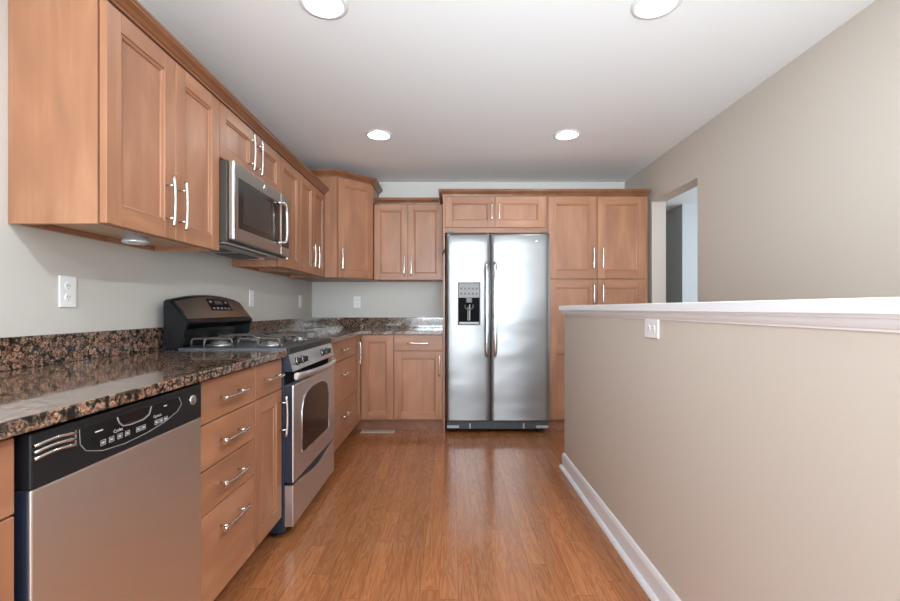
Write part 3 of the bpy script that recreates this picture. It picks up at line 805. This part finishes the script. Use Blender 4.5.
# door handle: upright bar with a top and bottom arm
hb = MB(); hp = [(2.700, 1.745, .026), (2.705, 1.748, .046), (2.735, 1.745, .060), (2.752, 1.730, .064), (2.755, 1.66, .066), (2.755, 1.58, .066), (2.752, 1.525, .064), (2.735, 1.508, .058), (2.705, 1.504, .044), (2.700, 1.506, .026)]
hb.tube(hp, .0095, FM, k=12); hb.build('handle', mat('polished_handle', (.78,.77,.75), .18, 1), md)
badge(md, FM, 2.520, 1.787, .026, .016)
un = MB(); un.box((-1.41, m0+.03, 1.424), (-1.10, m1-.03, 1.4325)); uo = un.build('underside_plate', GREYP, r)
for a, b in ((m0+.08, m0+.34), (m0+.42, m0+.68)):
    g = MB(); g.box((-1.36, a, 1.419), (-1.22, b, 1.424), bev=.001)
    for k in range(12): g.box((-1.355, a+.008+k*(b-a-.016)/12, 1.4175), (-1.225, a+.014+k*(b-a-.016)/12, 1.4192))
    g.build('grease_filter', DARKGREY, uo)
MB().box((-1.17, m0+.05, 1.420), (-1.115, m1-.20, 1.4245), bev=.001).build('vent_slot', BLACK, uo)
MB().box((-1.30, m1-.065, 1.420), (-1.20, m1-.035, 1.4245)).build('lamp_cover', PLASTIC, uo)

# ------------------------------------------------------------------ fridge
r = thing('refrigerator', (.417, 4.2, 0), 'tall stainless steel side-by-side refrigerator with door dispenser', 'refrigerator')
MB().box((-.034, 3.978, .035), (.844, 4.56, 1.765), bev=.004).build('body', DARKGREY, r)
FF = Fr((0, 3.972, 0), (1,0,0), (0,-1,0))
def fridge_door(u0, u1, name='door'):
    mb = MB(); n = 14; v0, v1 = .118, 1.772; R = []
    for i in range(n+1):
        t = i/n; e = min(t, 1-t)*(u1-u0); rd = .012
        dd = .058 + .010*math.sin(math.pi*t) 
        if e < rd: dd -= rd - math.sqrt(max(0, rd*rd-(rd-e)**2))
        R.append((u0+(u1-u0)*t, dd))
    R = [(u0, .035), (u0+.0015, .050), (u0+.005, .055)] + [(u, d_) for u, d_ in R if u0+.01 < u < u1-.01] + [(u1-.005, .055), (u1-.0015, .050), (u1, .035)]
    ks = [v0, v0+.003] + [v0+.01+(v1-v0-.04)*k/20 for k in range(21)] + [v1-.02, v1-.010, v1-.004, v1]
    cols = []
    for u, dd in R:
        col = []
        for v in ks:
            q = 0 if v < v1-.021 else (.003 if v < v1-.012 else (.008 if v < v1-.005 else (.016 if v < v1-.001 else .028)))
            if v == v0: q = .004
            col.append(mb.bm.verts.new(FF(u, v, dd-q)))
        cols.append(col)
    for a, b in zip(cols, cols[1:]):
        for j in range(len(ks)-1):
            f_ = mb.bm.faces.new([a[j], b[j], b[j+1], a[j+1]]); f_.smooth = True
    bk0 = [[mb.bm.verts.new(FF(u, v, 0)) for v in (v0, v1)] for u in (u0, u1)]
    mb.bm.faces.new([c for c in cols[0]] + [bk0[0][1], bk0[0][0]]); mb.bm.faces.new([c for c in cols[-1]] + [bk0[1][1], bk0[1][0]])
    mb.bm.faces.new([c[-1] for c in cols] + [bk0[1][1], bk0[0][1]]); mb.bm.faces.new([c[0] for c in cols] + [bk0[1][0], bk0[0][0]])
    return mb.build(name, ST_F, r)
dl = fridge_door(-.0385, .3475); drr = fridge_door(.3545, .8735)
MB().box((.340, .12, .002), (.362, 1.765, .020), FF).build('door_gasket', BLACK, r)
for dpar, u in ((dl, .314), (drr, .388)):
    hb = MB(); pts = [(u,1.505,.060),(u,1.500,.082),(u,1.480,.100),(u,1.44,.108)] + [(u, 1.44-.70*k/10, .110) for k in range(1, 10)] + [(u,.74,.108),(u,.705,.100),(u,.690,.082),(u,.688,.060)]
    rr = [.012,.013,.015,.0165]+[.0165]*9+[.0165,.015,.013,.012]
    hb.tube(pts, rr, FF, k=14); 
    ho = hb.build('handle', CHROME, dpar)
# dispenser
dz0, dz1, du0, du1 = .958, 1.335, .062, .262
fr_ = MB(); 
fr_.box((du0, dz0, .060), (du0+.010, dz1, .072), FF, .003); fr_.box((du1-.010, dz0, .060), (du1, dz1, .072), FF, .003)
fr_.box((du0, dz0, .060), (du1, dz0+.014, .074), FF, .003); fr_.box((du0, dz1-.012, .060), (du1, dz1, .074), FF, .003)
dsp = fr_.build('dispenser', DARKGREY, dl)
MB().box((du0+.008, 1.200, .060), (du1-.008, dz1-.010, .0735), FF, .002).build('dispenser_controls', mat('satin_grey_plastic', (.26,.26,.26), .5), dsp)
for i in range(5):
    for j in range(2): MB().box((.084+i*.034, 1.225+j*.045, .0735), (.102+i*.034, 1.243+j*.045, .0742), FF).build('control_icon', DARKGREY, dsp)
MB().box((du0+.008, dz0+.012, .0665), (du1-.008, 1.200, .0692), FF).build('dispenser_recess', SLOTM, dsp)
MB().box((du0+.014, dz0+.012, .069), (du1-.014, dz0+.030, .082), FF, .003).build('drip_tray', GREYP, dsp)
pd = MB(); pd.box((.135, 1.155, .069), (.189, 1.200, .084), FF, .004); pd.tube([(.162+.036*math.cos(math.radians(a)), 1.125+.030*math.sin(math.radians(a)), .078) for a in range(150, 391, 20)], .005, FF); pd.build('nozzle', DARKGREY, dsp)
MB().box((.150, 1.00, .070), (.156, 1.12, .076), FF, .002).box((.164, 1.00, .070), (.172, 1.14, .078), FF, .002).build('paddle', GREYP, dsp)
badge(drr, FF, .752, 1.692, .0625, .009)
gr = MB(); gr.box((-.034, .040, -.004), (.869, .112, .030), FF, .004)
for k in range(9): gr.box((.10+k*.075, .070, .030), (.13+k*.075, .076, .0315), FF)
go = gr.build('base_grille', mat('blue_grey_plastic', (.045,.055,.065), .45), r)
gl = MB()
for a, b in ((-.030, .075), (.755, .863)): gl.box((a, .050, .028), (b, .072, .040), FF, .003)
for a in (.165, .640): gl.box((a, .045, .028), (a+.014, .090, .034), FF, .002)
gl.build('grille_trim', GREYP, go)
for a in (.02, .78): MB().lathe([(0,0),(.018,0),(.018,.05),(0,.05)], (a, 4.02, 0), k=14).build('foot', BLACKP, r)
for a in (-.025, .80): MB().box((a, 3.93, 1.7655), (a+.055, 4.03, 1.783), bev=.004).build('hinge_cover', DARKGREY, r)
# small dark latch clip on the panel edge
hk = MB(); hk.box((-.056, 3.980, 1.600), (-.046, 3.985, 1.640), bev=.001)
hk.tube([(-.050, 3.980, 1.635), (-.055, 3.968, 1.618), (-.066, 3.960, 1.600), (-.072, 3.958, 1.588)], [.005,.006,.006,.003], k=8)
tag(hk.build('cabinet_hook', BRASSY), 'tiny dark hook on the panel edge at upper left of the fridge', 'hook')

# ------------------------------------------------------------------ ceiling lights
near = ['front left recessed ceiling light cut by the top edge of the photo', 'front right recessed ceiling light cut by the top edge of the photo',
        'far left round recessed ceiling light above the corner of the kitchen', 'far right round recessed ceiling light above the fridge and pantry']
for (lx, ly), lab in zip(LIGHTS, near):
    r = thing('recessed_light', (lx, ly, ZC), lab, 'ceiling light', 'recessed ceiling lights')
    MB().lathe([(.0775,ZC+.004),(.0775,ZC-.003),(.082,ZC-.006),(.098,ZC-.004),(.103,ZC-.0005),(.079,ZC-.0004)], (lx, ly, 0), k=40).build('trim_ring', TRIM, r)
    MB().lathe([(.0775,ZC-.002),(.074,ZC+.03),(.066,ZC+.07),(.060,ZC+.10),(0,ZC+.10)], (lx, ly, 0), k=40).build('reflector', mat('satin_grey_reflector', (.09,.09,.09), .5, .2), r)
    MB().lathe([(0,ZC-.012),(.020,ZC-.010),(.034,ZC-.002),(.041,ZC+.012),(.038,ZC+.055),(.02,ZC+.09),(0,ZC+.095)], (lx, ly, 0), k=32).build('bulb', LAMP, r)

# puck light under the first wall cabinet
r = thing('puck_light', (-1.20, 1.70, 1.352), 'small round silver puck light under the wall cabinet nearest the camera', 'light')
MB().lathe([(0,1.4015),(.040,1.4015),(.040,1.366),(.044,1.364),(.044,1.354),(.036,1.351)], (-1.20, 1.70, 0), k=30).build('housing', mat('silver_plastic', (.55,.58,.62), .3, .6), r)
MB().lathe([(.036,1.3515),(.02,1.3495),(0,1.349)], (-1.20, 1.70, 0), k=30).build('lens', PLASTIC, r)

# ------------------------------------------------------------------ outlets
def outlet(f, u, v, label, horiz=False, name='wall_outlet'):
    base = f(u, v, 0)
    r = thing(name, base, label, 'outlet')
    hw, hh = (.0585, .036) if horiz else (.036, .0585)
    MB().box((u-hw, v-hh, .0), (u+hw, v+hh, .006), f, .002).build('plate', PLASTIC, r)
    for s_ in (-1, 1):
        cu, cv_ = (u+s_*.021, v) if horiz else (u, v+s_*.021)
        q = MB()
        pts = [(cu+.0155*math.cos(math.radians(a)), cv_+.0155*math.sin(math.radians(a))) for a in range(0, 360, 20)]
        q.prism(pts, .005, .0075, f); rc = q.build('receptacle', PLASTIC, r)
        s2_ = MB()
        if horiz: s2_.box((cu-.004, cv_+.004, .0072), (cu+.004, cv_+.006, .0078), f).box((cu-.004, cv_-.006, .0072), (cu+.004, cv_-.004, .0078), f)
        else: s2_.box((cu-.006, cv_-.003, .0072), (cu-.004, cv_+.006, .0078), f).box((cu+.004, cv_-.003, .0072), (cu+.006, cv_+.005, .0078), f).box((cu-.0015, cv_-.010, .0072), (cu+.0015, cv_-.007, .0078), f)
        s2_.build('slots', SLOT, rc)
    return r
FWL = Fr((XL, 0, 0), (0,1,0), (1,0,0)); FWB = Fr((0, YB, 0), (1,0,0), (0,-1,0))
outlet(FWL, 1.662, 1.168, 'white duplex outlet on the left wall above the near counter')
outlet(FWL, 3.20, 1.178, 'white outlet plate on the left wall just past the range')
outlet(FWL, 4.24, 1.172, 'white outlet plate on the left wall closest to the room corner')
outlet(FWB, -.965, 1.172, 'white outlet plate on the back wall above the granite')
outlet(Fr((PX, 0, 0), (0,1,0), (-1,0,0)), 1.745, 1.026, 'white sideways outlet plate on the half wall under its white cap', True)

# ------------------------------------------------------------------ floor register
r = thing('floor_register', (-.63, 4.0, 0), 'tan metal floor register at the toe kick in the far corner', 'vent')
MB().box((-.80, 3.955, .0002), (-.50, 4.055, .006), bev=.002).build('frame', REG, r)
mb = MB()
for k in range(18): mb.box((-.775+k*.0142, 3.975, .0058), (-.769+k*.0142, 4.035, .0078))
mb.build('grille', mat('dark_tan_louvers', (.33,.27,.22), .4), r)
